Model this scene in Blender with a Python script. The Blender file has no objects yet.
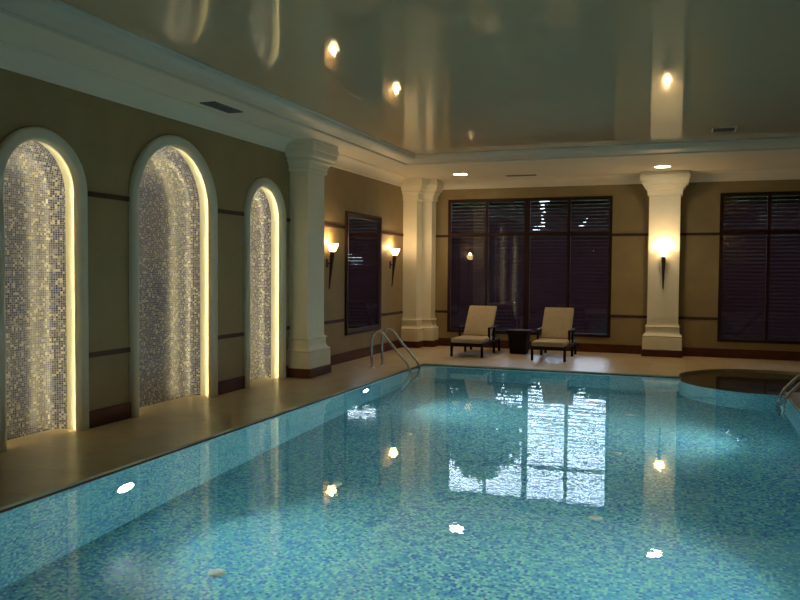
import bpy, bmesh, math, random
from math import sin, cos, pi, radians, sqrt
from mathutils import Vector, Matrix
from mathutils.geometry import tessellate_polygon

random.seed(11)
SC = bpy.context.scene
COL = SC.collection

# ------------------------------------------------------------------ materials
def newmat(name):
    m = bpy.data.materials.new(name); m.use_nodes = True
    nt = m.node_tree; nt.nodes.clear()
    out = nt.nodes.new('ShaderNodeOutputMaterial')
    return m, nt, out

def node(nt, t, **kw):
    n = nt.nodes.new(t)
    for k, v in kw.items():
        if k in n.inputs.keys() if isinstance(k, str) else False:
            n.inputs[k].default_value = v
        else:
            setattr(n, k, v)
    return n

def principled(nt, out, rough=0.5, metal=0.0, spec=0.5, coat=0.0):
    p = nt.nodes.new('ShaderNodeBsdfPrincipled')
    p.inputs['Roughness'].default_value = rough
    p.inputs['Metallic'].default_value = metal
    p.inputs['Specular IOR Level'].default_value = spec
    p.inputs['Coat Weight'].default_value = coat
    p.inputs['Coat Roughness'].default_value = 0.04
    nt.links.new(p.outputs[0], out.inputs[0])
    return p

def ramp(nt, fac, stops, interp='LINEAR'):
    r = nt.nodes.new('ShaderNodeValToRGB'); r.color_ramp.interpolation = interp
    els = r.color_ramp.elements
    while len(els) < len(stops): els.new(0.5)
    for e, (p, c) in zip(els, stops):
        e.position = p; e.color = (c[0], c[1], c[2], 1)
    if fac is not None: nt.links.new(fac, r.inputs[0])
    return r

def M(nt, op, a, b=None):
    n = nt.nodes.new('ShaderNodeMath'); n.operation = op
    for i, v in enumerate((a, b)):
        if v is None: continue
        if isinstance(v, (int, float)): n.inputs[i].default_value = v
        else: nt.links.new(v, n.inputs[i])
    return n.outputs[0]

def noisy(name, c1, c2, scale, rough, spec=0.5, coat=0.0, bump=0.0, bscale=None, metal=0.0, detail=6, rough2=None, stretch=None):
    m, nt, out = newmat(name)
    p = principled(nt, out, rough, metal, spec, coat)
    tc = nt.nodes.new('ShaderNodeTexCoord'); src = tc.outputs['Object']
    if stretch:
        mp = nt.nodes.new('ShaderNodeMapping'); mp.inputs['Scale'].default_value = stretch
        nt.links.new(src, mp.inputs[0]); src = mp.outputs[0]
    n = nt.nodes.new('ShaderNodeTexNoise'); n.inputs['Scale'].default_value = scale; n.inputs['Detail'].default_value = detail
    nt.links.new(src, n.inputs['Vector'])
    r = ramp(nt, n.outputs[0], [(0.3, c1), (0.7, c2)])
    nt.links.new(r.outputs[0], p.inputs['Base Color'])
    if rough2 is not None:
        rr = nt.nodes.new('ShaderNodeMapRange')
        rr.inputs['To Min'].default_value = rough; rr.inputs['To Max'].default_value = rough2
        nt.links.new(n.outputs[0], rr.inputs[0]); nt.links.new(rr.outputs[0], p.inputs['Roughness'])
    if bump:
        n2 = nt.nodes.new('ShaderNodeTexNoise'); n2.inputs['Scale'].default_value = bscale or scale * 5; n2.inputs['Detail'].default_value = 4
        nt.links.new(src, n2.inputs['Vector'])
        b = nt.nodes.new('ShaderNodeBump'); b.inputs['Strength'].default_value = bump; b.inputs['Distance'].default_value = 0.01
        nt.links.new(n2.outputs[0], b.inputs['Height']); nt.links.new(b.outputs[0], p.inputs['Normal'])
    return m

def mosaic(name, size, stops, grout, rough, patch=0.0, patch_scale=1.0, gw=0.08, coat=0.0, tilt=0.0):
    """square glass mosaic on UVs in metres, one random colour per tile"""
    m, nt, out = newmat(name)
    p = principled(nt, out, rough, 0, 0.5, coat)
    tc = nt.nodes.new('ShaderNodeTexCoord')
    sc = nt.nodes.new('ShaderNodeVectorMath'); sc.operation = 'SCALE'; sc.inputs['Scale'].default_value = 1.0 / size
    nt.links.new(tc.outputs['UV'], sc.inputs[0])
    fl = nt.nodes.new('ShaderNodeVectorMath'); fl.operation = 'FLOOR'; nt.links.new(sc.outputs[0], fl.inputs[0])
    fr = nt.nodes.new('ShaderNodeVectorMath'); fr.operation = 'FRACTION'; nt.links.new(sc.outputs[0], fr.inputs[0])
    wn = nt.nodes.new('ShaderNodeTexWhiteNoise'); wn.noise_dimensions = '3D'; nt.links.new(fl.outputs[0], wn.inputs['Vector'])
    val = wn.outputs['Value']
    if patch:
        nz = nt.nodes.new('ShaderNodeTexNoise'); nz.inputs['Scale'].default_value = patch_scale; nz.inputs['Detail'].default_value = 3
        nt.links.new(tc.outputs['UV'], nz.inputs['Vector'])
        d = M(nt, 'SUBTRACT', nz.outputs[0], 0.5); d = M(nt, 'MULTIPLY', d, patch)
        val = M(nt, 'ADD', val, d)
    r = ramp(nt, val, stops, 'CONSTANT')
    sx = nt.nodes.new('ShaderNodeSeparateXYZ'); nt.links.new(fr.outputs[0], sx.inputs[0])
    g = M(nt, 'MINIMUM', sx.outputs[0], sx.outputs[1])
    g = M(nt, 'LESS_THAN', g, gw)
    mx = nt.nodes.new('ShaderNodeMix'); mx.data_type = 'RGBA'
    nt.links.new(g, mx.inputs[0]); nt.links.new(r.outputs[0], mx.inputs[6]); mx.inputs[7].default_value = (*grout, 1)
    nt.links.new(mx.outputs[2], p.inputs['Base Color'])
    rg = M(nt, 'MULTIPLY', g, 0.5); rg = M(nt, 'ADD', rg, rough); nt.links.new(rg, p.inputs['Roughness'])
    if tilt:
        geo = nt.nodes.new('ShaderNodeNewGeometry')
        a = nt.nodes.new('ShaderNodeVectorMath'); a.operation = 'SUBTRACT'
        nt.links.new(wn.outputs['Color'], a.inputs[0]); a.inputs[1].default_value = (.5, .5, .5)
        s2 = nt.nodes.new('ShaderNodeVectorMath'); s2.operation = 'SCALE'; s2.inputs['Scale'].default_value = tilt
        nt.links.new(a.outputs[0], s2.inputs[0])
        ad = nt.nodes.new('ShaderNodeVectorMath'); nt.links.new(geo.outputs['Normal'], ad.inputs[0]); nt.links.new(s2.outputs[0], ad.inputs[1])
        nm = nt.nodes.new('ShaderNodeVectorMath'); nm.operation = 'NORMALIZE'; nt.links.new(ad.outputs[0], nm.inputs[0])
        nt.links.new(nm.outputs[0], p.inputs['Normal'])
    return m

def emissive(name, col, strength):
    m, nt, out = newmat(name)
    e = nt.nodes.new('ShaderNodeEmission'); e.inputs[0].default_value = (*col, 1); e.inputs[1].default_value = strength
    # a faint mottling of the diffuser itself
    tc = nt.nodes.new('ShaderNodeTexCoord'); n = nt.nodes.new('ShaderNodeTexNoise'); n.inputs['Scale'].default_value = 30
    nt.links.new(tc.outputs['Object'], n.inputs['Vector'])
    s = M(nt, 'MULTIPLY', n.outputs[0], 0.1); s = M(nt, 'ADD', s, 0.95); s = M(nt, 'MULTIPLY', s, strength)
    nt.links.new(s, e.inputs[1]); nt.links.new(e.outputs[0], out.inputs[0])
    return m

WARM = (1.0, 0.66, 0.32)
NICHEC = (1.0, 0.86, 0.48)

wall_mat = noisy('plaster_wall', (.265, .190, .085), (.31, .225, .10), 3.0, .65, bump=.12, bscale=60)
cream_mat = noisy('cream_plaster', (.79, .73, .56), (.84, .78, .60), 2.5, .5, bump=.03, bscale=40)
soffit_mat = noisy('soffit_paint', (.80, .72, .57), (.84, .76, .60), 1.5, .6, bump=.02, bscale=60)
mould_mat = noisy('moulding_paint', (.62, .57, .46), (.66, .61, .50), 2.0, .45)
niche_frame_mat = noisy('niche_frame_paint', (.62, .57, .44), (.66, .61, .48), 3.0, .5)
reveal_mat = noisy('niche_reveal_paint', (.76, .72, .58), (.80, .77, .62), 3.0, .5)
wood_dark = noisy('dark_red_wood', (.020, .0065, .005), (.036, .011, .008), 4.0, .45, spec=.25, stretch=(1, 1, 8), bump=.05)
base_mat = noisy('brown_marble_skirting', (.065, .020, .012), (.11, .034, .02), 5.0, .45, spec=.2, detail=10)
band_mat = noisy('brown_wall_band', (.050, .024, .014), (.075, .036, .020), 6.0, .6, spec=.2)
slat_mat = noisy('blind_slat_wood', (.055, .024, .028), (.075, .036, .042), 6.0, .7, spec=0.0, stretch=(.3, 4, 4))
gloss_mat = noisy('stretch_ceiling', (.58, .42, .26), (.61, .45, .28), .5, .035, spec=.30)
metal_mat = noisy('brushed_steel', (.55, .55, .54), (.68, .68, .66), 20, .16, metal=1.0, rough2=.24)
torch_mat = noisy('bronze_torch', (.030, .014, .008), (.06, .026, .014), 18, .35, metal=.4)
cushion_mat = noisy('lounger_cushion', (.42, .335, .22), (.48, .385, .25), 14, .85, bump=.25, bscale=220)
wicker_mat = noisy('dark_wicker', (.012, .009, .008), (.028, .018, .014), 60, .7, spec=.12, bump=.5, bscale=120)
frame_mat = noisy('dark_lounger_frame', (.010, .008, .008), (.022, .016, .014), 12, .6, spec=.15)
vent_mat = noisy('vent_grey', (.10, .10, .09), (.15, .15, .13), 8, .5)
vent_dark = noisy('vent_shadow', (.015, .015, .015), (.02, .02, .02), 8, .7)
inlet_mat = noisy('inlet_plastic', (.50, .58, .48), (.56, .64, .54), 10, .4)
tub_mat = noisy('brown_marble_shelf', (.10, .055, .032), (.17, .095, .055), 3, .3, detail=10)
bark_mat = noisy('bark', (.05, .035, .022), (.09, .06, .04), 9, .9, bump=.6, stretch=(1, 1, .3))
leaf_mat = noisy('leaves', (.012, .028, .010), (.035, .060, .018), 2.5, .6)
ground_mat = noisy('lawn', (.02, .035, .012), (.035, .05, .02), 1.5, .95, bump=.4)
ceiling_outer = noisy('roof_render', (.3, .3, .28), (.34, .34, .3), 1, .8)

niche_mosaic = mosaic('niche_glass_mosaic', .022,
    [(0.0, (.016, .018, .085)), (.26, (.045, .050, .15)), (.48, (.10, .11, .19)), (.66, (.22, .22, .26)),
     (.80, (.48, .45, .38)), (.92, (.08, .065, .07))], (.33, .33, .34), .22, patch=.8, patch_scale=1.7, gw=.15, tilt=.035)
pool_mosaic = mosaic('pool_glass_mosaic', .025,
    [(0.0, (.03, .18, .46)), (.13, (.06, .32, .53)), (.34, (.12, .47, .54)), (.54, (.19, .56, .51)),
     (.72, (.31, .66, .56)), (.90, (.08, .38, .56))], (.22, .40, .42), .3, patch=.7, patch_scale=.9, gw=.10)

def deck_material():
    m, nt, out = newmat('travertine_deck')
    p = principled(nt, out, .22, 0, .5)
    tc = nt.nodes.new('ShaderNodeTexCoord')
    n = nt.nodes.new('ShaderNodeTexNoise'); n.inputs['Scale'].default_value = 2.2; n.inputs['Detail'].default_value = 9; n.inputs['Distortion'].default_value = .6
    nt.links.new(tc.outputs['Object'], n.inputs['Vector'])
    r = ramp(nt, n.outputs[0], [(.25, (.50, .39, .23)), (.5, (.59, .46, .28)), (.75, (.66, .53, .34))])
    br = nt.nodes.new('ShaderNodeTexBrick'); br.offset = 0.0
    br.inputs['Scale'].default_value = 1.0; br.inputs['Brick Width'].default_value = .6; br.inputs['Row Height'].default_value = .6
    br.inputs['Mortar Size'].default_value = .004; br.inputs['Color1'].default_value = (1, 1, 1, 1); br.inputs['Color2'].default_value = (.9, .9, .88, 1)
    br.inputs['Mortar'].default_value = (.6, .55, .5, 1)
    nt.links.new(tc.outputs['Object'], br.inputs['Vector'])
    mx = nt.nodes.new('ShaderNodeMix'); mx.data_type = 'RGBA'; mx.blend_type = 'MULTIPLY'; mx.inputs[0].default_value = 1
    nt.links.new(r.outputs[0], mx.inputs[6]); nt.links.new(br.outputs['Color'], mx.inputs[7])
    nt.links.new(mx.outputs[2], p.inputs['Base Color'])
    rr = nt.nodes.new('ShaderNodeMapRange'); rr.inputs['To Min'].default_value = .28; rr.inputs['To Max'].default_value = .32
    nt.links.new(n.outputs[0], rr.inputs[0]); nt.links.new(rr.outputs[0], p.inputs['Roughness'])
    return m
deck_mat = deck_material()

def water_material():
    m, nt, out = newmat('pool_water_surface')
    tc = nt.nodes.new('ShaderNodeTexCoord')
    n = nt.nodes.new('ShaderNodeTexNoise'); n.inputs['Scale'].default_value = 3.2; n.inputs['Detail'].default_value = 3
    nt.links.new(tc.outputs['Object'], n.inputs['Vector'])
    n2 = nt.nodes.new('ShaderNodeTexNoise'); n2.inputs['Scale'].default_value = 24; n2.inputs['Detail'].default_value = 2
    nt.links.new(tc.outputs['Object'], n2.inputs['Vector'])
    h = M(nt, 'MULTIPLY', n2.outputs[0], .16); h = M(nt, 'ADD', n.outputs[0], h)
    b = nt.nodes.new('ShaderNodeBump'); b.inputs['Strength'].default_value = 1.0; b.inputs['Distance'].default_value = .0007
    nt.links.new(h, b.inputs['Height'])
    gl = nt.nodes.new('ShaderNodeBsdfGlass'); gl.inputs['IOR'].default_value = 1.333; gl.inputs['Roughness'].default_value = 0.0
    gl.inputs['Color'].default_value = (.93, .985, .99, 1)
    nt.links.new(b.outputs[0], gl.inputs['Normal']); nt.links.new(gl.outputs[0], out.inputs[0])
    return m
water_mat = water_material()

def pane_material():
    m, nt, out = newmat('window_glass')
    t = nt.nodes.new('ShaderNodeBsdfTransparent'); t.inputs[0].default_value = (.93, .96, .95, 1)
    g = nt.nodes.new('ShaderNodeBsdfGlossy'); g.inputs['Roughness'].default_value = .02
    f = nt.nodes.new('ShaderNodeFresnel'); f.inputs[0].default_value = 1.5
    mx = nt.nodes.new('ShaderNodeMixShader')
    nt.links.new(f.outputs[0], mx.inputs[0]); nt.links.new(t.outputs[0], mx.inputs[1]); nt.links.new(g.outputs[0], mx.inputs[2])
    nt.links.new(mx.outputs[0], out.inputs[0])
    return m
pane_mat = pane_material()

def mirror_material():
    m, nt, out = newmat('mirror_glass')
    p = principled(nt, out, .015, 1.0)
    n = nt.nodes.new('ShaderNodeTexNoise'); n.inputs['Scale'].default_value = 2
    r = ramp(nt, n.outputs[0], [(0, (.80, .80, .80)), (1, (.86, .86, .86))]); nt.links.new(r.outputs[0], p.inputs['Base Color'])
    return m
mirror_mat = mirror_material()

led_mat = emissive('niche_light_strip', NICHEC, 40.0)
bowl_mat = emissive('sconce_glass_bowl', (1.0, .68, .34), 9.0)
down_mat = emissive('downlight_lens', (1.0, .82, .56), 30.0)
lamp_mat = emissive('pool_lamp_lens', (.86, 1.0, .98), 60.0)

# ------------------------------------------------------------------ mesh helpers
class MB:
    def __init__(s): s.v = []; s.f = []; s.uv = {}
    def vert(s, p): s.v.append(tuple(p)); return len(s.v) - 1
    def face(s, idx, uv=None):
        s.f.append(tuple(idx))
        if uv: s.uv[len(s.f) - 1] = uv
    def box(s, x0, x1, y0, y1, z0, z1, bev=0.0):
        if bev <= 0:
            b = len(s.v)
            for z in (z0, z1):
                for x, y in ((x0, y0), (x1, y0), (x1, y1), (x0, y1)): s.v.append((x, y, z))
            for q in ((0, 3, 2, 1), (4, 5, 6, 7), (0, 1, 5, 4), (1, 2, 6, 5), (2, 3, 7, 6), (3, 0, 4, 7)):
                s.f.append(tuple(b + i for i in q))
            return
        bm = bmesh.new()
        bmesh.ops.create_cube(bm, size=1, matrix=Matrix.Translation(((x0+x1)/2, (y0+y1)/2, (z0+z1)/2)) @ Matrix.Diagonal((x1-x0, y1-y0, z1-z0, 1)))
        bmesh.ops.bevel(bm, geom=bm.edges[:], offset=bev, segments=3, affect='EDGES', profile=.5)
        s.add_bm(bm)
    def add_bm(s, bm, mat=None):
        b = len(s.v); bm.verts.index_update()
        for v in bm.verts: s.v.append(tuple((mat @ v.co) if mat else v.co))
        for f in bm.faces: s.f.append(tuple(b + v.index for v in f.verts))
        bm.free()
    def rings(s, rings, closed=True, cap0=False, cap1=False):
        ids = [[s.vert(p) for p in r] for r in rings]
        n = len(rings[0])
        for a, b in zip(ids, ids[1:]):
            for i in range(n if closed else n - 1):
                j = (i + 1) % n
                s.face((a[i], a[j], b[j], b[i]))
        if cap0: s.face(ids[0][::-1])
        if cap1: s.face(ids[-1])
    def tube(s, pts, r, seg=12, caps=True):
        pts = [Vector(p) for p in pts]; rs = r if isinstance(r, (list, tuple)) else [r] * len(pts)
        rings = []; prev = None
        for i, p in enumerate(pts):
            t = (pts[min(i+1, len(pts)-1)] - pts[max(i-1, 0)]).normalized()
            if prev is None:
                a = Vector((0, 0, 1)) if abs(t.z) < .9 else Vector((0, 1, 0))
                n = t.cross(a).normalized()
            else:
                n = (prev - t * prev.dot(t)).normalized()
            prev = n; b = t.cross(n)
            rings.append([p + (n * cos(2*pi*k/seg) + b * sin(2*pi*k/seg)) * rs[i] for k in range(seg)])
        s.rings(rings, True, caps, caps)
    def lathe(s, prof, c=(0, 0), seg=28, cap0=False, cap1=False):
        s.rings([[(c[0] + r*cos(2*pi*k/seg), c[1] + r*sin(2*pi*k/seg), z) for k in range(seg)] for r, z in prof], True, cap0, cap1)
    def build(s, name, mat, parent=None, smooth=False, angle=35, uvbox=True):
        me = bpy.data.meshes.new(name); me.from_pydata(s.v, [], s.f); me.validate(clean_customdata=False)
        me.materials.append(mat)
        bm = bmesh.new(); bm.from_mesh(me)
        if not s.uv: bmesh.ops.recalc_face_normals(bm, faces=bm.faces[:])
        uvl = bm.loops.layers.uv.new('UVMap')
        bm.faces.ensure_lookup_table(); bm.normal_update()
        for i, f in enumerate(bm.faces):
            if i in s.uv:
                for l, c in zip(f.loops, s.uv[i]): l[uvl].uv = c
            else:
                n = f.normal; ax = max(range(3), key=lambda k: abs(n[k]))
                for l in f.loops:
                    c = l.vert.co
                    l[uvl].uv = ((c.y, c.z), (c.x, c.z), (c.x, c.y))[ax]
        bm.to_mesh(me); bm.free()
        if smooth:
            me.polygons.foreach_set('use_smooth', [True] * len(me.polygons))
            try: me.set_sharp_from_angle(angle=radians(angle))
            except Exception: pass
        o = bpy.data.objects.new(name, me); COL.objects.link(o)
        if parent: o.parent = parent
        return o

def place(o, loc):
    """re-base a mesh object so its origin sits at loc"""
    o.data.transform(Matrix.Translation(-Vector(loc))); o.location = loc
    return o

def thing(name, label, cat, loc=(0, 0, 0), rotz=0, group=None):
    o = bpy.data.objects.new(name, None); COL.objects.link(o)
    o.location = loc; o.rotation_euler = (0, 0, rotz); o.empty_display_size = .1
    o['label'] = label; o['category'] = cat
    if group: o['group'] = group
    return o

def tag(o, label, cat, group=None, kind=None):
    if label: o['label'] = label
    if cat: o['category'] = cat
    if group: o['group'] = group
    if kind: o['kind'] = kind
    return o

def struct(o): o['kind'] = 'structure'; return o

def dup(root, loc, label, rotz=None, group=None):
    r = root.copy(); COL.objects.link(r); r.location = loc; r['label'] = label
    if rotz is not None: r.rotation_euler = (0, 0, rotz)
    if group: r['group'] = group
    for ch in list(root.children):
        c = ch.copy(); COL.objects.link(c); c.parent = r
        for g in list(ch.children):
            d = g.copy(); COL.objects.link(d); d.parent = c
    return r

def offset_path(path, off, side=1):
    """mitred offset of an open plan polyline; side=+1 offsets to the right of travel"""
    n = len(path); out = []
    segn = []
    for a, b in zip(path, path[1:]):
        dx, dy = b[0]-a[0], b[1]-a[1]; L = sqrt(dx*dx + dy*dy)
        segn.append((side*dy/L, -side*dx/L))
    for i, p in enumerate(path):
        if i == 0: nx, ny = segn[0]
        elif i == n-1: nx, ny = segn[-1]
        else:
            a, b = segn[i-1], segn[i]
            mx, my = a[0]+b[0], a[1]+b[1]; k = 1 + a[0]*b[0] + a[1]*b[1]
            nx, ny = mx/k, my/k
        out.append((p[0] + nx*off, p[1] + ny*off))
    return out

def sweep(mb, path, prof, side=1, solid=False):
    rings = [[(x, y, z) for x, y in offset_path(path, o, side)] for o, z in prof]
    mb.rings(rings, closed=solid, cap0=solid, cap1=solid)

# ------------------------------------------------------------------ dimensions
XL, XR, YB, YF = -5.59, 4.69, 15.93, -2.6
ZS, ZT = 3.50, 3.60                       # soffit and glossy tray
TX0, TX1, TY0, TY1 = -4.77, 3.87, -1.8, 13.15
PX0, PX1, PY0, PY1 = -4.27, 1.25, 1.3, 12.77   # pool
TC = (1.15, 12.92); TR = 1.26             # round shelf
ZW, ZP = -.028, -1.46
NICHES = [(5.61, .56), (7.62, .81), (9.65, .56)]
SPR = 2.32; FW = .125

# pool outline incl. the round bay (counter-clockwise)
def circ_pts(a0, a1, n, r=TR, c=TC):
    return [(c[0] + r*cos(a0 + (a1-a0)*i/n), c[1] + r*sin(a0 + (a1-a0)*i/n)) for i in range(n+1)]
aR = -math.acos((PX1 - TC[0]) / TR)                      # circle meets right edge, below centre
aL = pi - math.asin((PY1 - TC[1]) / TR)                  # circle meets far edge on the left
arc = circ_pts(aR, aL, 56)
OUT = [(PX0, PY0), (PX1, PY0)] + arc + [(PX0, PY1)]

def filled(mb, loops, z):
    tris = tessellate_polygon([[Vector((x, y, 0)) for x, y in l] for l in loops])
    flat = [p for l in loops for p in l]
    b = len(mb.v)
    for x, y in flat: mb.v.append((x, y, z))
    for t in tris: mb.f.append(tuple(b + i for i in t))

# ------------------------------------------------------------------ floor (deck)
mb = MB()
DX0, DX1, DY0, DY1 = XL - .30, XR + .05, YF - .05, YB + .05
filled(mb, [[(DX0, DY0), (DX1, DY0), (DX1, DY1), (DX0, DY1)], OUT], 0.0)
filled(mb, [[(DX0, DY0), (DX1, DY0), (DX1, DY1), (DX0, DY1)], OUT], -.06)
n = len(OUT)
b = len(mb.v)
for x, y in OUT: mb.v += [(x, y, 0), (x, y, -.06)]
for i in range(n):
    j = (i+1) % n; mb.f.append((b+2*i, b+2*j, b+2*j+1, b+2*i+1))
struct(mb.build('floor', deck_mat))

# pool basin: walls and floor of mosaic
mb = MB(); O = .012
rect = [(PX0-O, PY0-O), (PX1+O, PY0-O), (PX1+O, PY1+O), (PX0-O, PY1+O)]
b = len(mb.v)
for x, y in rect: mb.v += [(x, y, -.05), (x, y, ZP)]
mb.face((b, b+1, b+3, b+2)); 
mb.face((b+6, b+7, b+1, b))
# right wall up to the bay, far wall up to the bay
ry = PY1 + O
jr = arc[0][1] + .1; jl = arc[-1][0] - .1
def quad(p, q, z0, z1):
    k = len(mb.v); mb.v += [(p[0], p[1], z0), (q[0], q[1], z0), (q[0], q[1], z1), (p[0], p[1], z1)]
    mb.face((k, k+1, k+2, k+3))
quad((PX1+O, PY0-O), (PX1+O, PY1+O), ZP, -.05)
quad((PX1+O, PY1+O), (PX0-O, PY1+O), ZP, -.30)
quad((jl+.1, PY1+O), (PX0-O, PY1+O), -.30, -.05)
mb.face((b+1, b+7, b+5, b+3))
basin = mb.build('pool_basin', pool_mosaic)
# remove the strip of the right wall that would stand inside the round bay
bm = bmesh.new(); bm.from_mesh(basin.data)
bmesh.ops.bisect_plane(bm, geom=bm.verts[:]+bm.edges[:]+bm.faces[:], plane_co=(0, arc[0][1], 0), plane_no=(0, 1, 0))
bmesh.ops.bisect_plane(bm, geom=bm.verts[:]+bm.edges[:]+bm.faces[:], plane_co=(0, 0, -.30), plane_no=(0, 0, 1))
dele = [f for f in bm.faces if abs(f.normal.x) > .9 and f.calc_center_median().x > 0 and f.calc_center_median().y > arc[0][1] and f.calc_center_median().z > -.30]
bmesh.ops.delete(bm, geom=dele, context='FACES'); bm.to_mesh(basin.data); bm.free()
struct(basin)

# coping lip: thin dark joint under the deck edge
mb = MB()
lip = [(x, y) for x, y in OUT]
b = len(mb.v)
for x, y in lip: mb.v += [(x, y, -.018), (x, y, -.062)]
for i in range(n):
    if 2 <= i < n-2: continue
    j = (i+1) % n; mb.f.append((b+2*i, b+2*j, b+2*j+1, b+2*i+1))
cop = mb.build('trim_20', base_mat); cop.scale = (1, 1, 1); struct(cop)
# push joint a hair into the pool so it covers the deck edge's underside
bm = bmesh.new(); bm.from_mesh(cop.data); cx, cy = -1.5, 7
for v in bm.verts:
    v.co.x += .003 if v.co.x < -4 else (-.003 if v.co.x > 1 else 0); v.co.y += -.003 if v.co.y > 12 else (.003 if v.co.y < 2 else 0)
bm.to_mesh(cop.data); bm.free()

# round shelf with curved mosaic riser
shelf = thing('round_pool_shelf', 'round brown marble shelf just under the water at the far right pool corner', 'pool ledge', (TC[0], TC[1], ZP))
mb = MB(); circle = [(TR*cos(2*pi*k/96), TR*sin(2*pi*k/96)) for k in range(96)]
zsh = -.17 - ZP
filled(mb, [circle], zsh)
mb.rings([[(x, y, zsh) for x, y in circle], [(x, y, zsh-.05) for x, y in circle]], True)
mb.build('shelf_top', tub_mat, shelf)
mb = MB(); N = 96; r_ = TR + .004
for k in range(N):
    a0, a1 = 2*pi*k/N, 2*pi*(k+1)/N; i = len(mb.v)
    mb.v += [(r_*cos(a0), r_*sin(a0), 0), (r_*cos(a1), r_*sin(a1), 0), (r_*cos(a1), r_*sin(a1), zsh-.012), (r_*cos(a0), r_*sin(a0), zsh-.012)]
    mb.face((i, i+1, i+2, i+3), [(a0*r_, 0), (a1*r_, 0), (a1*r_, zsh), (a0*r_, zsh)])
mb.build('mosaic_riser', pool_mosaic, shelf, smooth=True)
# rim wall of the bay above the shelf
mb = MB(); ring = circ_pts(aR - .004, aL + .004, 60, TR + .004)
mb.rings([[(x - TC[0], y - TC[1], -.05 - ZP) for x, y in ring], [(x - TC[0], y - TC[1], zsh-.03) for x, y in ring]], False)
mb.build('bay_rim', deck_mat, shelf)

# water
mb = MB(); filled(mb, [OUT], ZW)
w = mb.build('pool_water', water_mat)
if w.data.polygons[0].normal.z < 0: w.data.flip_normals()
tag(w, 'still clear turquoise pool water filling the mosaic pool', 'water', kind='stuff')

# ------------------------------------------------------------------ walls
def arch(yc, hw, nseg=40, z0=0.0):
    pts = [(yc + hw, z0), (yc + hw, SPR*.5)]
    for i in range(nseg+1):
        a = pi*i/nseg; pts.append((yc + hw*cos(a), SPR + hw*sin(a)))
    pts += [(yc - hw, SPR*.5), (yc - hw, z0)]
    return pts

outline = [(YF, 0)]
for yc, ow in NICHES:
    outline += arch(yc, ow - FW + .05)[::-1]
outline += [(YB + .02, 0), (YB + .02, 3.7), (YF, 3.7)]
mb = MB()
tris = tessellate_polygon([[Vector((y, z, 0)) for y, z in outline]])
for y, z in outline: mb.v.append((XL, y, z))
for t in tris: mb.f.append(tuple(t))
wl = mb.build('wall_left', wall_mat); struct(wl)
if wl.data.polygons[0].normal.x < 0: wl.data.flip_normals()
mb = MB(); mb.box(XL-.42, XL-.34, YF-.2, YB+.2, -.02, 3.7); struct(mb.build('wall_left_outer', ceiling_outer))

WINS = [(-4.80, -1.43), (.53, 3.90)]; WZ0, WZ1 = .30, 3.10; TH = .28
mb = MB()
xs = [XL-.34, WINS[0][0], WINS[0][1], WINS[1][0], WINS[1][1], XR+.2]
for a, c in ((0, 1), (2, 3), (4, 5)): mb.box(xs[a], xs[c], YB, YB+TH, 0, 3.7)
for a, c in ((1, 2), (3, 4)):
    mb.box(xs[a], xs[c], YB, YB+TH, 0, WZ0); mb.box(xs[a], xs[c], YB, YB+TH, WZ1, 3.7)
struct(mb.build('wall_back', wall_mat))
mb = MB(); mb.box(XR, XR+.2, YF-.2, YB, 0, 3.7); struct(mb.build('wall_right', wall_mat))
mb = MB(); mb.box(XL-.34, XR, YF-.2, YF, 0, 3.7); struct(mb.build('wall_front', wall_mat))

# ------------------------------------------------------------------ ceiling
mb = MB()
filled(mb, [[(XL-.34, YF-.2), (XR+.2, YF-.2), (XR+.2, YB+TH), (XL-.34, YB+TH)], [(TX0, TY0), (TX1, TY0), (TX1, TY1), (TX0, TY1)]], ZS)
sof = mb.build('ceiling', soffit_mat); struct(sof)
mb = MB(); mb.box(TX0-.05, TX1+.05, TY0-.05, TY1+.05, ZT, ZT+.02); struct(mb.build('ceiling_tray', gloss_mat))
mb = MB(); mb.box(XL-.5, XR+.4, YF-.4, YB+TH+.1, 3.72, 3.85); struct(mb.build('ceiling_roof', ceiling_outer))
# tray cornice: closed loop, projecting into the opening
def loop_sweep(mb, x0, y0, x1, y1, prof):
    mb.rings([[(x0+o, y0+o, z), (x1-o, y0+o, z), (x1-o, y1-o, z), (x0+o, y1-o, z)] for o, z in prof], True)
def curve_prof(o0, z0, o1, z1, n=6, concave=True):
    out = []
    for i in range(n+1):
        t = i/n*pi/2
        out.append((o0 + (o1-o0)*(1-cos(t)), z0 + (z1-z0)*sin(t)) if concave else (o0 + (o1-o0)*sin(t), z0 + (z1-z0)*(1-cos(t))))
    return out
mb = MB()
prof = [(-.02, 3.505), (-.02, 3.472), (.02, 3.468), (.035, 3.47), (.04, 3.488)] + curve_prof(.05, 3.49, .28, 3.572, 8, False) + [(.29, 3.582), (.31, 3.584), (.31, 3.61)]
loop_sweep(mb, TX0, TY0, TX1, TY1, prof)
struct(mb.build('trim_1', mould_mat, smooth=True, angle=30))
# crown cornice on the four walls
mb = MB()
cprof = [(0, 3.315), (.012, 3.316)] + curve_prof(.014, 3.32, .17, 3.488, 10, True) + [(.19, 3.492), (.19, 3.505)]
loop_sweep(mb, XL, YF, XR, YB, cprof)
struct(mb.build('trim_2', soffit_mat, smooth=True, angle=40))

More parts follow.
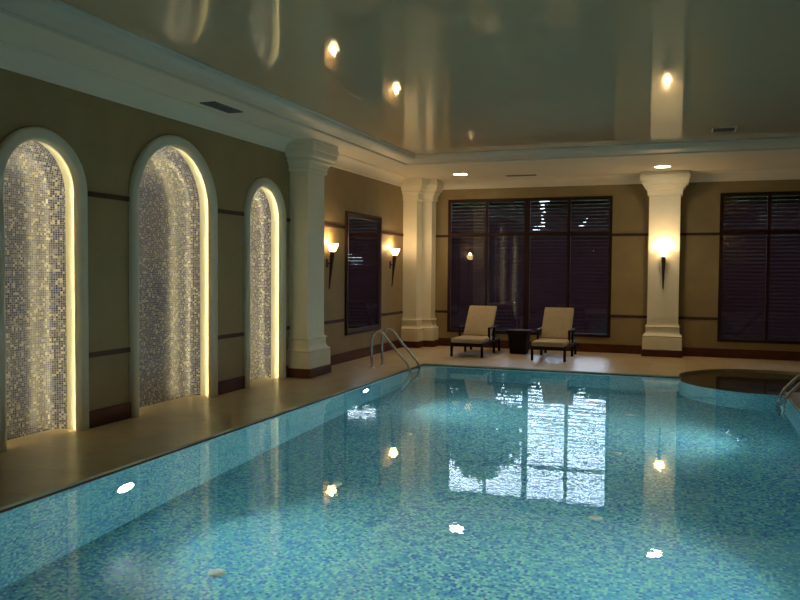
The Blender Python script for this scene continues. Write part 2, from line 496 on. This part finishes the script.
# ------------------------------------------------------------------ skirting and wall bands
def wall_strips(segs, z0, z1, th, mat, name, axis):
    mb = MB()
    for a, b_ in segs:
        if axis == 'L': mb.box(XL-.005, XL+th, a, b_, z0, z1)
        elif axis == 'R': mb.box(XR-th, XR+.005, a, b_, z0, z1)
        elif axis == 'B': mb.box(a, b_, YB-th, YB+.005, z0, z1)
    return struct(mb.build(name, mat))
P1 = (10.38, 10.94)     # left-wall pilaster shaft
lsegs = []; y = YF
for yc, ow in NICHES: lsegs.append((y, yc-ow+.005)); y = yc+ow-.005
lsegs += [(y, P1[0]+.005), (P1[1]-.005, 15.31)]
wall_strips(lsegs, 0, .17, .022, base_mat, 'baseboard_left', 'L')
PC = (-.73, -.17)       # back-wall pilaster shaft
bsegs = [(-5.08, PC[0]+.005), (PC[1]-.005, 4.18)]
wall_strips(bsegs, 0, .17, .022, base_mat, 'baseboard_back', 'B')
wall_strips([(YF, YB)], 0, .17, .022, base_mat, 'baseboard_right', 'R')
MIR = (12.38, 14.02, .46, 2.62)
for k, z in enumerate((.732, 2.334)):
    ls = [s for s in lsegs[:-1]] + [(P1[1]-.005, MIR[0]+.01), (MIR[1]-.01, 15.31)]
    wall_strips(ls, z-.026, z+.026, .012, band_mat, 'trim_%d' % (3+3*k), 'L')
    bs = [(-5.08, WINS[0][0]), (WINS[0][1], PC[0]+.005), (PC[1]-.005, WINS[1][0]), (WINS[1][1], 4.18)]
    wall_strips(bs, z-.026, z+.026, .012, band_mat, 'trim_%d' % (4+3*k), 'B')
    wall_strips([(YF, YB)], z-.026, z+.026, .012, band_mat, 'trim_%d' % (5+3*k), 'R')

# ------------------------------------------------------------------ pilasters
PL = 'tall cream plaster pilasters'
def pilaster(path, loc, label, side=1):
    t = thing('pilaster', label, 'column', loc, 0, PL)
    pth = [(x-loc[0], y-loc[1]) for x, y in path]
    mb = MB(); sweep(mb, pth, [(.088, 0), (.088, .125), (.08, .135)], side, True); mb.build('plinth', base_mat, t)
    mb = MB()
    bp = [(.078, .13), (.078, .355), (.07, .365), (.072, .375)] + [(.072-.004+.012*sin(pi*i/5), .375+.03*i/5) for i in range(6)] + \
         [(.05, .412)] + curve_prof(.05, .42, .024, .50, 5, False)[1:] + [(.022, .55)] + [(.026+.012*sin(pi*i/5), .555+.028*i/5) for i in range(6)] + [(.008, .59), (0, .64)]
    sweep(mb, pth, bp, side, True); mb.build('base', cream_mat, t, smooth=True, angle=28)
    mb = MB(); sweep(mb, pth, [(0, .63), (0, 3.10)], side, True); mb.build('shaft', cream_mat, t)
    mb = MB()
    cp = [(.0, 3.05), (.03, 3.06), (.034, 3.09), (.03, 3.115), (.04, 3.13)] + curve_prof(.04, 3.13, .08, 3.20, 5, True) + \
         [(.09, 3.21), (.09, 3.24), (.10, 3.25)] + curve_prof(.10, 3.25, .15, 3.35, 5, False) + [(.165, 3.36), (.165, 3.43), (.155, 3.44), (.155, 3.499)]
    sweep(mb, pth, cp, side, True); mb.build('capital', cream_mat, t, smooth=True, angle=28)
    return t
pr = .30
pilaster([(XL+.001, P1[0]), (XL+pr, P1[0]), (XL+pr, P1[1]), (XL+.001, P1[1])], (XL, sum(P1)/2, 0),
         'cream pilaster on the left wall between the third lit niche and the first torch lamp')
pilaster([(XL+.001, 15.30), (XL+pr, 15.30), (XL+pr, YB-pr), (-5.07, YB-pr), (-5.07, YB-.001)], (XL, YB, 0),
         'stepped cream corner pilaster where the left wall meets the back wall')
pilaster([(PC[0], YB-.001), (PC[0], YB-pr), (PC[1], YB-pr), (PC[1], YB-.001)][::-1], (sum(PC)/2, YB, 0),
         'cream pilaster between the two big windows with a glowing torch lamp on it', -1)

# ------------------------------------------------------------------ lit niches
def arch_ring(yc, hw, x, z0=0.0, n=40): return [(x, y - 0, z) for y, z in arch(yc, hw, n, z0)]
NL = ['lit arched mosaic niche at the left edge of the photo, nearest of the three',
      'widest and tallest lit arched mosaic niche, middle of the three',
      'farthest lit arched mosaic niche, narrow, just before the pilaster']
for (yc, ow), lab in zip(NICHES, NL):
    t = thing('lit_niche', lab, 'niche', (XL, yc, 0), 0, 'lit arched mosaic niches in the left wall')
    w = ow - FW; c = 0.0
    def ringset(mb, prof, **k): mb.rings([arch_ring(0, w+u, x) for u, x in prof], closed=False, **k)
    mb = MB(); ringset(mb, [(FW, -.005), (FW, .03), (FW-.012, .044), (FW-.03, .05), (.03, .05), (.014, .040), (0, .012), (0, -.022), (.006, -.022), (.006, -.010), (.052, -.010)])
    mb.build('frame', niche_frame_mat, t, smooth=True, angle=50)
    mb = MB(); ringset(mb, [(.051, -.006), (.051, -.175)]); mb.build('reveal', reveal_mat, t, smooth=True, angle=50)
    mb = MB(); ringset(mb, [(.008, -.012), (.008, -.024), (.014, -.024), (.014, -.012)]); mb.build('light_strip', led_mat, t)
    # mosaic: cove then flat back
    mb = MB(); K = 10; cov = []
    for i in range(K+1):
        a = pi/2*i/K
        cov.append((.051 - .19*(1-cos(a)) , -.175 - .12*sin(a)))
    ins = .051 - .19; L = [0]
    for p, q in zip(cov, cov[1:]): L.append(L[-1] + math.hypot(q[0]-p[0], q[1]-p[1]))
    tot = L[-1]; base = arch(0, w+ins); ids = []
    cen = [(0, 0)]
    for (u, x), l in zip(cov, L):
        ids.append([mb.vert((x, y, z)) for y, z in arch(0, w+u)])
    def nrm(i):
        y, z = base[i]
        if z < SPR: return (1 if y > 0 else -1, 0)
        r = w+ins; return (y/r, (z-SPR)/r)
    def uvp(i, l):
        nx, nz = nrm(i); e = tot - l
        return (base[i][0] + nx*e + yc, base[i][1] + nz*e)
    npt = len(base)
    for k in range(K):
        for i in range(npt-1):
            mb.face((ids[k][i], ids[k+1][i], ids[k+1][i+1], ids[k][i+1]), [uvp(i, L[k]), uvp(i, L[k+1]), uvp(i+1, L[k+1]), uvp(i+1, L[k])])
    # flat back as horizontal strips
    xb = cov[-1][1]; half = npt//2
    for i in range(half):
        a, b_ = base[i], base[npt-1-i]; c_, d = base[i+1], base[npt-2-i]
        if i+1 >= npt-1-i: break
        q = [mb.vert((xb, a[0], a[1])), mb.vert((xb, b_[0], b_[1])), mb.vert((xb, d[0], d[1])), mb.vert((xb, c_[0], c_[1]))]
        mb.face(q, [(a[0]+yc, a[1]), (b_[0]+yc, b_[1]), (d[0]+yc, d[1]), (c_[0]+yc, c_[1])])
    mb.build('mosaic_panel', niche_mosaic, t, smooth=True, angle=40)

# ------------------------------------------------------------------ windows and blinds
ALPHA = radians(32); PITCH = .072; CH = .127
for k, (x0, x1) in enumerate(WINS):
    t = bpy.data.objects.new('window_%d' % (k+1), None); COL.objects.link(t); t.location = ((x0+x1)/2, YB, WZ0); struct(t)
    t['label'] = ['wide dark wooden window behind the two loungers', 'wide dark wooden window at the right edge of the photo'][k]
    hw = (x1-x0)/2; H = WZ1-WZ0; f = .065; bay = (2*hw)/4; mu = (-bay, 0, bay); muw = (.030, .058, .034)
    mb = MB(); d0, d1 = -.015, .055
    mb.box(-hw, -hw+f, d0, d1, 0, H, .004); mb.box(hw-f, hw, d0, d1, 0, H, .004)
    mb.box(-hw, hw, d0-.002, d1, 0, f, .004); mb.box(-hw, hw, d0-.002, d1, H-f, H, .004)
    mb.build('window_frame', wood_dark, t)
    for c, h_ in zip(mu, muw):
        mb = MB(); mb.box(c-h_, c+h_, d0+.004, d1-.004, f, H-f, .003); mb.build('mullion', wood_dark, t)
    zt = 2.365 - WZ0
    mb = MB(); mb.box(-hw+f, hw-f, d0+.002, d1-.002, zt-.038, zt+.038, .003); mb.build('transom', wood_dark, t)
    edges = [-hw+f] + [e for c, h_ in zip(mu, muw) for e in (c-h_, c+h_)] + [hw-f]
    for i in range(4):
        for za, zb in ((f, zt-.038), (zt+.038, H-f)):
            mb = MB(); mb.box(edges[2*i]-.002, edges[2*i+1]+.002, .016, .022, za-.002, zb+.002); mb.build('pane', pane_mat, t)
    mb = MB(); mb.box(-hw, hw, .07, TH+.05, -.03, .0); mb.build('window_sill', wood_dark, t)
    bl = thing('louvred_blind', ['brown wooden slatted blind behind the loungers, covering the window left of the middle pilaster',
                                 'bluish-lit slatted blind covering the window right of the middle pilaster'][k], 'blind', ((x0+x1)/2, YB+.13, WZ0), 0, 'slatted window blinds')
    for i in range(4):
        xa, xb_ = ((-hw+.002,) + mu)[i]+.001, (mu + (hw-.002,))[i]-.001
        mb = MB(); z = .03
        while z < H - .03:
            dy, dz = CH/2*cos(ALPHA), CH/2*sin(ALPHA); ty, tz = -.003*sin(ALPHA), .003*cos(ALPHA)
            r0 = [(-dy+ty, z-dz+tz), (dy+ty, z+dz+tz), (dy-ty, z+dz-tz), (-dy-ty, z-dz-tz)]
            mb.rings([[(xa, y, zz) for y, zz in r0], [(xb_, y, zz) for y, zz in r0]], True, True, True)
            z += PITCH
        mb.build('slat_panel', slat_mat, bl)
        mb = MB()
        for xx in (xa+.12, xb_-.12): mb.tube([(xx, -.045, .02), (xx, -.045, H-.05)], .0022, 6)
        mb.build('cord', wood_dark, bl)
    mb = MB(); mb.box(-hw+.01, hw-.01, -.04, .04, H-.055, H-.005, .004); mb.build('headrail', slat_mat, bl)

# ------------------------------------------------------------------ mirror
t = thing('wall_mirror', 'tall dark-framed mirror on the left wall between the two torch lamps', 'mirror', (XL, (MIR[0]+MIR[1])/2, MIR[2]))
hw = (MIR[1]-MIR[0])/2; H = MIR[3]-MIR[2]; f = .10
def mitred(mb, hw, H, f, prof):
    mb.rings([[(x, -hw+o, o), (x, hw-o, o), (x, hw-o, H-o), (x, -hw+o, H-o)] for o, x in prof], True)
mb = MB(); mitred(mb, hw, H, f, [(0, 0), (0, .03), (.012, .042), (.03, .045), (.05, .038), (.07, .032), (.09, .03), (f, .02), (f, 0)]); mb.build('mirror_frame', wood_dark, t, smooth=True, angle=40)
mb = MB(); mb.box(.004, .016, -hw+f-.003, hw-f+.003, f-.003, H-f+.003); mb.build('mirror_glass', mirror_mat, t)

# ------------------------------------------------------------------ torch sconces (local: wall at y=0, lamp towards -y)
def make_sconce(loc, rotz, label):
    t = thing('torch_sconce', label, 'wall lamp', loc, rotz, 'torch-shaped wall lamps')
    # local: -y is away from the wall; z=0 at torch tip; leans outwards
    h = .62; lean = lambda z: (-.045 - .055*z/h)
    mb = MB()
    zs = [0, .01, .03, .1, .2, .32, .44, .52, .54, .56, .60, h]; rs = [.004, .008, .011, .013, .018, .024, .032, .038, .044, .038, .036, .046]
    mb.tube([(0, lean(z), z) for z in zs], rs, 18); mb.build('torch_stem', torch_mat, t, smooth=True)
    mb = MB()
    for i, (r0, z0) in enumerate(((.046, h), (.060, h+.03), (.078, h+.07), (.098, h+.125), (.100, h+.13))): pass
    outer = [(.030, h-.002), (.046, h+.004), (.060, h+.03), (.078, h+.07), (.100, h+.128)]
    inner = [(.094, h+.128), (.072, h+.07), (.052, h+.03), (.001, h+.012)]
    y0 = lean(h) - .005
    mb.lathe(outer + inner, (0, y0), 28, True, False); mb.build('glass_bowl', bowl_mat, t, smooth=True)
    mb = MB(); mb.box(-.03, .03, -.02, .0, .36, .50, .006); mb.tube([(0, -.015, .43), (0, lean(.43), .43)], .012, 12); mb.build('bracket', torch_mat, t)
    l = bpy.data.lights.new('sconce_lamp', 'POINT'); l.energy = 16; l.color = WARM; l.shadow_soft_size = .04
    lo = bpy.data.objects.new('sconce_lamp', l); COL.objects.link(lo); lo.location = (0, y0, h+.145); lo.parent = t
    return t
s0 = make_sconce((XL, 11.66, 1.28), pi/2, 'torch lamp on the left wall between the pilaster and the mirror')
dup(s0, (XL, 14.56, 1.28), 'torch lamp on the left wall between the mirror and the corner pilaster')
dup(s0, (sum(PC)/2, YB-pr, 1.28), 'torch lamp on the pilaster between the two big windows', 0)

# ------------------------------------------------------------------ downlights, vents
def make_down(loc, label):
    t = thing('ceiling_downlight', label, 'ceiling light', loc, 0, 'recessed downlights in the lowered ceiling')
    mb = MB(); mb.lathe([(.155, 0), (.155, -.006), (.148, -.010), (.136, -.008), (.134, 0)], seg=36); mb.build('trim_ring', cream_mat, t, smooth=True)
    mb = MB(); mb.lathe([(.135, -.004), (.001, -.0045)], seg=36); mb.build('lens', down_mat, t)
    l = bpy.data.lights.new('downlight_beam', 'SPOT'); l.energy = 70; l.color = (1, .74, .44); l.spot_size = radians(110); l.spot_blend = .8; l.shadow_soft_size = .06
    lo = bpy.data.objects.new('downlight_beam', l); COL.objects.link(lo); lo.location = (0, 0, -.02); lo.parent = t
    return t
d0 = make_down((-4.25, 14.90, ZS), 'glowing downlight in the ceiling above the left lounger')
dup(d0, (-.48, 14.86, ZS), 'glowing downlight in the ceiling in front of the middle pilaster')

def vent(loc, sx, sy, label, frame_m):
    t = thing('ceiling_vent', label, 'vent', loc, 0, 'vents in the ceiling')
    mb = MB(); b_ = .02
    for a in ((-sx, sx, -sy, -sy+b_), (-sx, sx, sy-b_, sy), (-sx, -sx+b_, -sy, sy), (sx-b_, sx, -sy, sy)): mb.box(a[0], a[1], a[2], a[3], -.012, 0)
    mb.build('vent_frame', frame_m, t)
    mb = MB(); mb.box(-sx+b_, sx-b_, -sy+b_, sy-b_, -.003, 0); mb.build('vent_backing', vent_dark, t)
    mb = MB()
    n = max(3, int(2*min(sx, sy)/.03)); 
    for i in range(n):
        p = -min(sx, sy) + b_ + (i+.5)*(2*min(sx, sy)-2*b_)/n
        if sx < sy: mb.box(p-.004, p+.004, -sy+b_, sy-b_, -.011, -.002)
        else: mb.box(-sx+b_, sx-b_, p-.004, p+.004, -.011, -.002)
    mb.build('vent_louvres', vent_mat, t)
vent((-5.18, 7.95, ZS), .10, .30, 'grey slatted vent in the left lowered ceiling above the niches', vent_mat)
vent((.42, 11.85, ZT), .16, .20, 'small dark vent in the glossy ceiling near the middle pilaster', cream_mat)
vent((-3.15, 15.40, ZS), .30, .06, 'narrow slot vent in the back lowered ceiling above the loungers', vent_mat)

# ------------------------------------------------------------------ pool lamps and inlets
def make_lamp(loc, rotz, label, vis=True):
    t = thing('pool_lamp', label, 'underwater light', loc, rotz, 'underwater lamps in the pool wall')
    mb = MB()   # local: +x points into the pool
    mb.rings([[(x, r*cos(2*pi*k/32), r*sin(2*pi*k/32)) for k in range(32)] for r, x in ((.13, 0), (.13, .012), (.115, .02), (.098, .016), (.095, .006))], True)
    mb.build('lamp_ring', metal_mat, t, smooth=True)
    mb = MB(); mb.rings([[(x, r*cos(2*pi*k/32), r*sin(2*pi*k/32)) for k in range(32)] for r, x in ((.096, .008), (.06, .016), (.001, .018))], True)
    mb.build('lamp_lens', lamp_mat, t, smooth=True)
    l = bpy.data.lights.new('lamp_beam', 'SPOT'); l.energy = 290; l.color = (.96, 1.0, .95); l.spot_size = radians(125); l.spot_blend = 1.0; l.shadow_soft_size = .09
    lo = bpy.data.objects.new('lamp_beam', l); COL.objects.link(lo); lo.location = (.04, 0, 0); lo.rotation_euler = (0, -pi/2, 0); lo.parent = t
    return t
p0 = make_lamp((PX0-O, 5.15, -.60), 0, 'bright underwater lamp in the left pool wall below the first niche')
dup(p0, (PX0-O, 10.2, -.52), 'bright underwater lamp in the left pool wall near the ladder')
dup(p0, (PX1+O, 5.6, -.60), 'underwater lamp in the right pool wall, just outside the right edge of the photo', pi)
dup(p0, (PX1+O, 9.6, -.60), 'underwater lamp in the right pool wall before the right ladder', pi)

mb = MB(); mb.lathe([(.001, .03), (.02, .03), (.04, .022), (.055, .01), (.06, 0)], seg=28)
fi = mb.build('floor_inlet', inlet_mat, None, smooth=True); fi.location = (-3.12, 4.71, ZP)
tag(fi, 'pale round inlet on the pool floor at the bottom left of the photo', 'pool inlet', 'round inlets on the pool floor')
for x, y, lb in ((-.70, 6.73, 'pale round inlet on the pool floor, nearest of the right row'),
                 (-.70, 8.75, 'pale round inlet on the pool floor, middle of the right row'),
                 (-.70, 10.80, 'pale round inlet on the pool floor near the far wall, right row'),
                 (-3.12, 6.73, 'pale round inlet on the pool floor, second from the front in the left row'),
                 (-3.12, 8.75, 'pale round inlet on the pool floor, third from the front in the left row'),
                 (-3.12, 10.80, 'pale round inlet on the pool floor in the left row, near the ladder')):
    c = fi.copy(); COL.objects.link(c); c.location = (x, y, ZP); c['label'] = lb

# ------------------------------------------------------------------ ladders (local: +x towards the water, origin at pool edge on deck)
def make_ladder(loc, rotz, label, sp=.46):
    t = thing('pool_ladder', label, 'pool ladder', loc, rotz, 'steel pool ladders')
    for s in (-1, 1):
        y = s*sp/2; pts = [(-.55, y, .0), (-.56, y, .22), (-.56, y, .40)]
        for i in range(1, 9):
            a = pi*i/9; pts.append((-.56 + .125*(1-cos(a*.72)), y, .40 + .20*sin(a*.72)*1.05))
        x0, _, z0 = pts[-1]
        for i in range(1, 7):
            u = i/6; pts.append((x0 + (.06-x0)*u, y, z0 + (.10-z0)*u - .0))
        pts += [(.095, y, .03), (.115, y, -.05), (.12, y, -.15), (.12, y, -1.0)]
        mb = MB(); mb.tube(pts, .021, 14); mb.build('rail', metal_mat, t, smooth=True)
        mb = MB(); mb.lathe([(.021, .022), (.03, .02), (.045, .008), (.048, 0)], (-.55, y), 24); mb.build('foot_flange', metal_mat, t, smooth=True)
    for z in (-.28, -.55, -.82):
        mb = MB(); mb.box(.08, .16, -sp/2, sp/2, z-.012, z+.012, .006); mb.build('step', metal_mat, t)
    return t
la = make_ladder((PX0, 12.0, 0), 0, 'curved steel pool ladder at the far left corner of the pool')
dup(la, (PX1, 10.93, 0), 'steel pool ladder on the right side of the pool, cut by the photo edge', pi)

for x in (-2.4, 1.5):        # bare spots without fixtures, added behind the camera to warm the ambient light
    l = bpy.data.lights.new('warm_fill_spot', 'SPOT'); l.energy = 60; l.color = (1, .72, .42); l.spot_size = radians(150); l.spot_blend = 1; l.shadow_soft_size = .08
    e = bpy.data.objects.new('warm_fill_spot', l); COL.objects.link(e); e.location = (x, -2.1, ZS-.03)

# ------------------------------------------------------------------ loungers (local: foot end towards -y, origin mid front on floor)
def make_lounger(loc, label, rz=0):
    t = thing('sun_lounger', label, 'sun lounger', loc, rz, 'sun loungers by the back window')
    hw = .29
    for sx in (-1, 1):
        for yy, zt in ((.03, .27), (.98, .50)):
            mb = MB(); mb.box(sx*hw-.022, sx*hw+.022, yy-.022, yy+.022, 0, zt, .004); mb.build('leg', frame_mat, t)
        mb = MB(); mb.box(sx*(hw+.01)-.028, sx*(hw+.01)+.028, .52, 1.12, .50, .528, .008); mb.build('armrest', frame_mat, t)
        mb = MB(); mb.box(sx*hw-.02, sx*hw+.02, .55, .585, .25, .502, .004); mb.build('arm_support', frame_mat, t)
    mb = MB()
    for sx in (-1, 1): mb.box(sx*(hw-.0)-.02, sx*hw+.02, .01, 1.45, .20, .26, .005)
    mb.box(-hw, hw, .01, .05, .20, .26, .005); mb.box(-hw, hw, 1.41, 1.45, .20, .26, .005)
    for i in range(7): mb.box(-hw+.01, hw-.01, .1+i*.11, .16+i*.11, .238, .252)
    mb.build('seat_frame', frame_mat, t)
    for sx in (-1, 1):
        mb = MB(); mb.box(sx*hw-.022, sx*hw+.022, 1.40, 1.444, 0, .21, .004); mb.build('leg', frame_mat, t)
    # seat cushion
    mb = MB(); mb.box(-hw-.01, hw+.01, -.02, .82, .262, .345, .028); mb.build('seat_cushion', cushion_mat, t, smooth=True, angle=60)
    # back: tilted frame and cushion
    A = radians(50); R = Matrix.Translation((0, .80, .30)) @ Matrix.Rotation(A, 4, 'X')
    def tilted(parts, name, mat, sm=False):
        mb = MB(); 
        for p in parts: mb.box(*p)
        mb.v = [tuple(R @ Vector(v)) for v in mb.v]; mb.build(name, mat, t, smooth=sm, angle=60)
    tilted([(-hw+.005, -hw+.04, 0, .73, -.03, 0, .004), (hw-.04, hw-.005, 0, .73, -.03, 0, .004), (-hw+.01, hw-.01, .69, .73, -.03, 0, .004)] +
           [(-hw+.02, hw-.02, .08+i*.11, .13+i*.11, -.022, -.008, .002) for i in range(6)], 'back_frame', frame_mat)
    tilted([(-hw+.01, hw-.01, 0.01, .75, .002, .07, .026)], 'back_cushion', cushion_mat, True)
    return t
lo = make_lounger((-3.84, 13.98, 0), 'cushioned lounger with raised back, left of the dark side table')
dup(lo, (-2.325, 13.95, 0), 'cushioned lounger with raised back, right of the dark side table', 0)

# side table
t = thing('side_table', 'low dark woven side table between the two loungers', 'table', (-3.08, 15.10, 0))
mb = MB()
mb.rings([[(sx*h, sy*h, z) for sx, sy in ((-1, -1), (1, -1), (1, 1), (-1, 1))] for h, z in ((.15, 0), (.155, .02), (.165, .2), (.185, .36), (.205, .43))], True, True, True)
mb.build('woven_base', wicker_mat, t)
mb = MB(); mb.box(-.225, .225, -.225, .225, .43, .46, .008); mb.build('table_top', wicker_mat, t)

# ------------------------------------------------------------------ outdoors
mb = MB(); mb.box(-40, 40, YB+TH+.01, 70, -.35, -.05); g = struct(mb.build('ground', ground_mat))

def tree(name, loc, h, crown_r, crown_z0, label, nleaf=5200, group='trees outside the windows', ls=.13):
    t = thing(name, label, 'tree', loc, random.uniform(0, 6), group)
    mb = MB(); pts = [(0, 0, 0)]; 
    for i in range(1, 8): pts.append((random.uniform(-.08, .08), random.uniform(-.08, .08), h*.9*i/7))
    mb.tube(pts, [.16*(1 - .8*i/7)*h/6 for i in range(8)], 10)
    for k in range(14):
        z = crown_z0 + (h-crown_z0)*random.uniform(0, .8); a = random.uniform(0, 2*pi); L = crown_r*random.uniform(.5, .9)
        mb.tube([(0, 0, z*.9), (L*.5*cos(a), L*.5*sin(a), z+.15*L), (L*cos(a), L*sin(a), z+.45*L)], [.045, .03, .01], 6)
    mb.build('trunk', bark_mat, t, smooth=True)
    blobs = []
    for k in range(26):
        z = random.uniform(0, 1); a = random.uniform(0, 2*pi); rr = crown_r*sqrt(max(.05, sin(pi*(.12+.83*z))))*random.uniform(.2, .85)
        blobs.append((rr*cos(a), rr*sin(a), crown_z0 + z*(h-crown_z0), random.uniform(.3, .55)*crown_r*.8))
    mb = MB()
    for i in range(nleaf):
        bx, by, bz, br = random.choice(blobs)
        d = Vector((random.gauss(0, 1), random.gauss(0, 1), random.gauss(0, 1))).normalized() * br * random.uniform(.5, 1.05)
        p = Vector((bx, by, bz)) + d
        u = Vector((random.gauss(0, 1), random.gauss(0, 1), random.gauss(0, 1))).normalized(); v = u.orthogonal().normalized()
        s = ls*random.uniform(.6, 1.3)
        k = len(mb.v)
        mb.v += [tuple(p-u*s), tuple(p+v*s*.5), tuple(p+u*s), tuple(p-v*s*.5)]; mb.f.append((k, k+1, k+2, k+3))
    mb.build('foliage', leaf_mat, t)
    return t
tree('leafy_tree', (-5.2, 21.4, -.05), 3.8, 1.35, .2, 'short leafy tree outside behind the middle of the left window half', 8500)
tree('leafy_tree', (-7.7, 23.2, -.05), 5.4, 1.5, .4, 'taller dark leafy tree outside behind the left edge of the left window', 8000)
tree('leafy_tree', (0.5, 30.8, -.05), 9.5, 2.3, .6, 'tall dark leafy tree outside behind the middle pilaster', 15000, ls=.27)
tree('leafy_tree', (2.2, 20.6, -.05), 8.0, 2.0, .4, 'tall dark leafy tree outside behind the left half of the right window', 15000, ls=.26)
tree('leafy_tree', (6.6, 22.6, -.05), 8.8, 2.2, .4, 'tall dark leafy tree outside behind the right half of the right window', 15000, ls=.27)

# distant treeline, closing the view at eye level
TL = 'dark tree in the distant row of trees glimpsed between the window slats'
ft = tree('distant_tree', (-22.0, 58.0, -.05), 6.7, 2.4, -.4, TL, 10000, 'distant row of trees', ls=.36)
for i in range(1, 18):
    y = (58.0, 65.0, 72.0)[i % 3]; k = y/58.0
    c = dup(ft, ((-22.0 + 2.25*i)*(1 + .1*(k-1)), y, -.05), TL, i*1.7); c.scale = (.98, .98, k*(1.0 + .03*sin(i*2.1)))

# ------------------------------------------------------------------ sky
w = bpy.data.worlds.new('World'); SC.world = w; w.use_nodes = True
nt = w.node_tree; nt.nodes.clear()
o = nt.nodes.new('ShaderNodeOutputWorld'); bg = nt.nodes.new('ShaderNodeBackground')
tc = nt.nodes.new('ShaderNodeTexCoord'); sp = nt.nodes.new('ShaderNodeSeparateXYZ'); nt.links.new(tc.outputs['Generated'], sp.inputs[0])
r = ramp(nt, sp.outputs[2], [(0, (.70, .80, .96)), (.31, (.62, .72, .98)), (.46, (.12, .15, .27)), (1, (.05, .07, .15))])
cn = nt.nodes.new('ShaderNodeTexNoise'); cn.inputs['Scale'].default_value = 3; cn.inputs['Detail'].default_value = 5; nt.links.new(tc.outputs['Generated'], cn.inputs['Vector'])
cr = ramp(nt, cn.outputs[0], [(.4, (0, 0, 0)), (.7, (.6, .6, .6))])
mx = nt.nodes.new('ShaderNodeMix'); mx.data_type = 'RGBA'; nt.links.new(cr.outputs[0], mx.inputs[0]); nt.links.new(r.outputs[0], mx.inputs[6]); mx.inputs[7].default_value = (.85, .9, 1, 1)
nt.links.new(mx.outputs[2], bg.inputs[0]); bg.inputs[1].default_value = 9.5
nt.links.new(bg.outputs[0], o.inputs[0])

# ------------------------------------------------------------------ camera
cd = bpy.data.cameras.new('Camera'); cam = bpy.data.objects.new('Camera', cd); COL.objects.link(cam)
cd.sensor_width = 36; cd.lens = 36*781.5/800; cd.clip_start = .05; cd.clip_end = 300
yaw, pit, rol = radians(20.248), radians(2.166), radians(.441)
fwd = Vector((-sin(yaw)*cos(pit), cos(yaw)*cos(pit), -sin(pit))); rt = Vector((cos(yaw), sin(yaw), 0)); up = rt.cross(fwd)
# image content is turned clockwise by rol: turn the camera the other way
r2 = rt*cos(rol) + up*sin(rol); u2 = up*cos(rol) - rt*sin(rol)
cam.matrix_world = Matrix(((r2.x, u2.x, -fwd.x, 0), (r2.y, u2.y, -fwd.y, 0), (r2.z, u2.z, -fwd.z, 1.6), (0, 0, 0, 1)))
SC.camera = cam

SC.view_settings.view_transform = 'Standard'; SC.view_settings.look = 'None'; SC.view_settings.gamma = 1
SC.view_settings.use_curve_mapping = False; SC.view_settings.exposure = 0.1
SC.cycles.use_denoising = True
SC.cycles.max_bounces = 14; SC.cycles.transparent_max_bounces = 16; SC.cycles.transmission_bounces = 10; SC.cycles.glossy_bounces = 8; SC.cycles.diffuse_bounces = 5
SC.cycles.sample_clamp_indirect = 6
SC.cycles.caustics_reflective = True; SC.cycles.caustics_refractive = True
